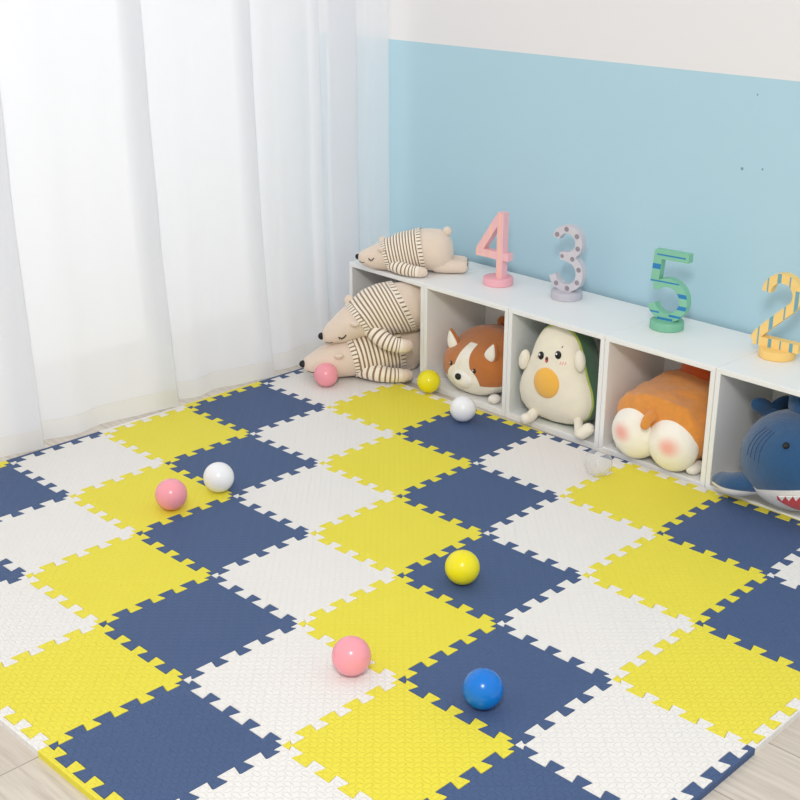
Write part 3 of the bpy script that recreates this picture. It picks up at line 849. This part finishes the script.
# ------------------------------------------------------------------ shark plush
M_shark = plush('shark_plush', (36, 80, 122), [('white', (240, 236, 232), 0.0012)], mottle=0.16)
M_sfin = plush('shark_fin', (36, 80, 122), [('white', (236, 232, 228), 0.0012)], mottle=0.14)
def shark():
    t = thing('shark_plush', 'blue shark plush with open red mouth and white teeth in a cube', 'plush toy', (0.462, 1.868, ZB), (0, 0, math.radians(57)))
    A, Bq, Ht = 0.136, 0.150, 0.125; zc = Ht+0.002
    def surf(az, el, off=0.0):          # az 0 = forward (-Y), positive to the shark's left (+X); el in degrees
        a, e = math.radians(az), math.radians(el)
        d = Vector((math.sin(a)*math.cos(e), -math.cos(a)*math.cos(e), math.sin(e)))
        rz = Ht
        return Vector((d.x*(A+off), d.y*(Bq+off), zc+d.z*(rz+off)))
    def fn(p, d): return p
    bm = bmesh.new(); add_ellipsoid(bm, (0, 0, zc), (A, Bq, Ht), nu=80, nv=56)
    def white(v):
        az = math.degrees(math.atan2(v.x, -v.y)); el = math.degrees(math.asin(max(-1, min(1, (v.z-zc)/Ht))))
        lim = -5 - 22*min(1, (abs(az)/75.0))**1.6
        return (el-lim)*-0.002
    link_obj('body', bm, M_shark, t, attrs={'white': white})
    # open mouth: red patch with a row of teeth along the upper lip
    def lip(az): return -12 - 22*min(1, (abs(az)/75.0))**1.6
    def low(az): return -48 + 20*(abs(az)/50.0)**2
    bm = bmesh.new(); nA, nE = 40, 10; g = []
    for i in range(nA+1):
        az = -50+100*i/nA; hi = lip(az); lo = min(hi, low(az)-2)
        g.append([bm.verts.new(surf(az, hi+(lo-hi)*j/nE, 0.0015)) for j in range(nE+1)])
    for i in range(nA):
        for j in range(nE): bm.faces.new((g[i][j], g[i+1][j], g[i+1][j+1], g[i][j+1]))
    mo = link_obj('mouth', bm, plush('mouth_red', (214, 28, 40), mottle=0.04), t)
    M_tooth = plain('tooth_felt', (246, 244, 240), 0.9)
    for k in range(13):
        az = -48+96*(k+0.5)/13; w_ = 3.5
        bm = bmesh.new()
        a, b_, c_ = surf(az-w_, lip(az-w_)+0.6, 0.002), surf(az+w_, lip(az+w_)+0.6, 0.002), surf(az, lip(az)-7.5, 0.002)
        a2, b2, c2 = surf(az-w_, lip(az-w_)+0.6, 0.005), surf(az+w_, lip(az+w_)+0.6, 0.005), surf(az, lip(az)-7.5, 0.0035)
        v = [bm.verts.new(q) for q in (a, b_, c_, a2, b2, c2)]
        for fc in ((0, 2, 1), (3, 4, 5), (0, 1, 4, 3), (1, 2, 5, 4), (2, 0, 3, 5)): bm.faces.new([v[q] for q in fc])
        link_obj('tooth', bm, M_tooth, mo, smooth=False)
    for s in (-1, 1):
        bm = bmesh.new(); add_ellipsoid(bm, surf(s*49, 38, 0.001), (0.0085, 0.0085, 0.0085), nu=18, nv=12); link_obj('eye', bm, M_black, t)
        for k in range(4):
            bm = bmesh.new(); add_tube(bm, [surf(s*(74+6.5*k+3*math.sin(PI*q/6)), 48-38*q/6, 0.0003) for q in range(7)], 0.0014, n=6, samples=14)
            link_obj('gill', bm, plush('gill_seam', (30, 68, 106)), t)
        # pectoral fin: chunky paddle swept back, blue above and white beneath
        bm = bmesh.new(); add_tube(bm, [(s*0.095, 0.020, 0.066), (s*0.128, 0.062, 0.044), (s*0.140, 0.106, 0.036)], [0.042, 0.042, 0.030], n=24, samples=18, flat=0.72)
        link_obj('pectoral_fin', bm, M_sfin, t, attrs={'white': lambda v: 0.040-0.16*(v.y-0.07)-v.z})
    def dors(p, d):
        k = (d.z+1)/2; return Vector((p.x*(1-0.4*k), p.y*(1.2-0.85*k)+0.045*k, p.z))
    bm = bmesh.new(); add_ellipsoid(bm, (0, 0.008, 0.258), (0.018, 0.044, 0.048), nu=24, nv=20, fn=dors); link_obj('dorsal_fin', bm, M_sfin, t, attrs={'white': lambda v: -1})
    bm = bmesh.new(); add_tube(bm, [(0, 0.110, 0.135), (0, 0.138, 0.16), (0, 0.150, 0.19)], [0.06, 0.04, 0.022], n=20, samples=14)
    tl = link_obj('tail', bm, M_sfin, t, attrs={'white': lambda v: -1})
    for s in (-1, 1):
        bm = bmesh.new(); add_ellipsoid(bm, (s*0.026, 0.152, 0.215), (0.036, 0.012, 0.022), nu=24, nv=16, rot=Matrix.Rotation(math.radians(-s*28), 3, 'Y')); link_obj('tail_fin', bm, M_sfin, tl, attrs={'white': lambda v: -1})
shark()

# ------------------------------------------------------------------ light
wd = bpy.data.worlds.new('world'); bpy.context.scene.world = wd; wd.use_nodes = True
bg = wd.node_tree.nodes['Background']; bg.inputs[0].default_value = (1.0, 1.0, 1.0, 1); bg.inputs[1].default_value = 0.78
def area(name, loc, target, size, power, col=(1, 1, 1)):
    l = bpy.data.lights.new(name, 'AREA'); l.shape = 'SQUARE'; l.size = size; l.energy = power; l.color = col
    o = bpy.data.objects.new(name, l); C.objects.link(o); o.location = loc
    o.rotation_euler = (Vector(target)-Vector(loc)).to_track_quat('-Z', 'Y').to_euler()
    return o
area('studio_softbox', (1.9, -1.2, 2.7), (-0.2, 1.2, 0.1), 0.6, 58, (1.0, 0.97, 0.93))
area('window_daylight', (-3.7, 0.7, 1.4), (0.0, 0.7, 1.2), 3.8, 62, (0.97, 0.985, 1.0))

sc = bpy.context.scene
sc.view_settings.view_transform = 'Standard'; sc.view_settings.look = 'None'
sc.view_settings.exposure = 0.0
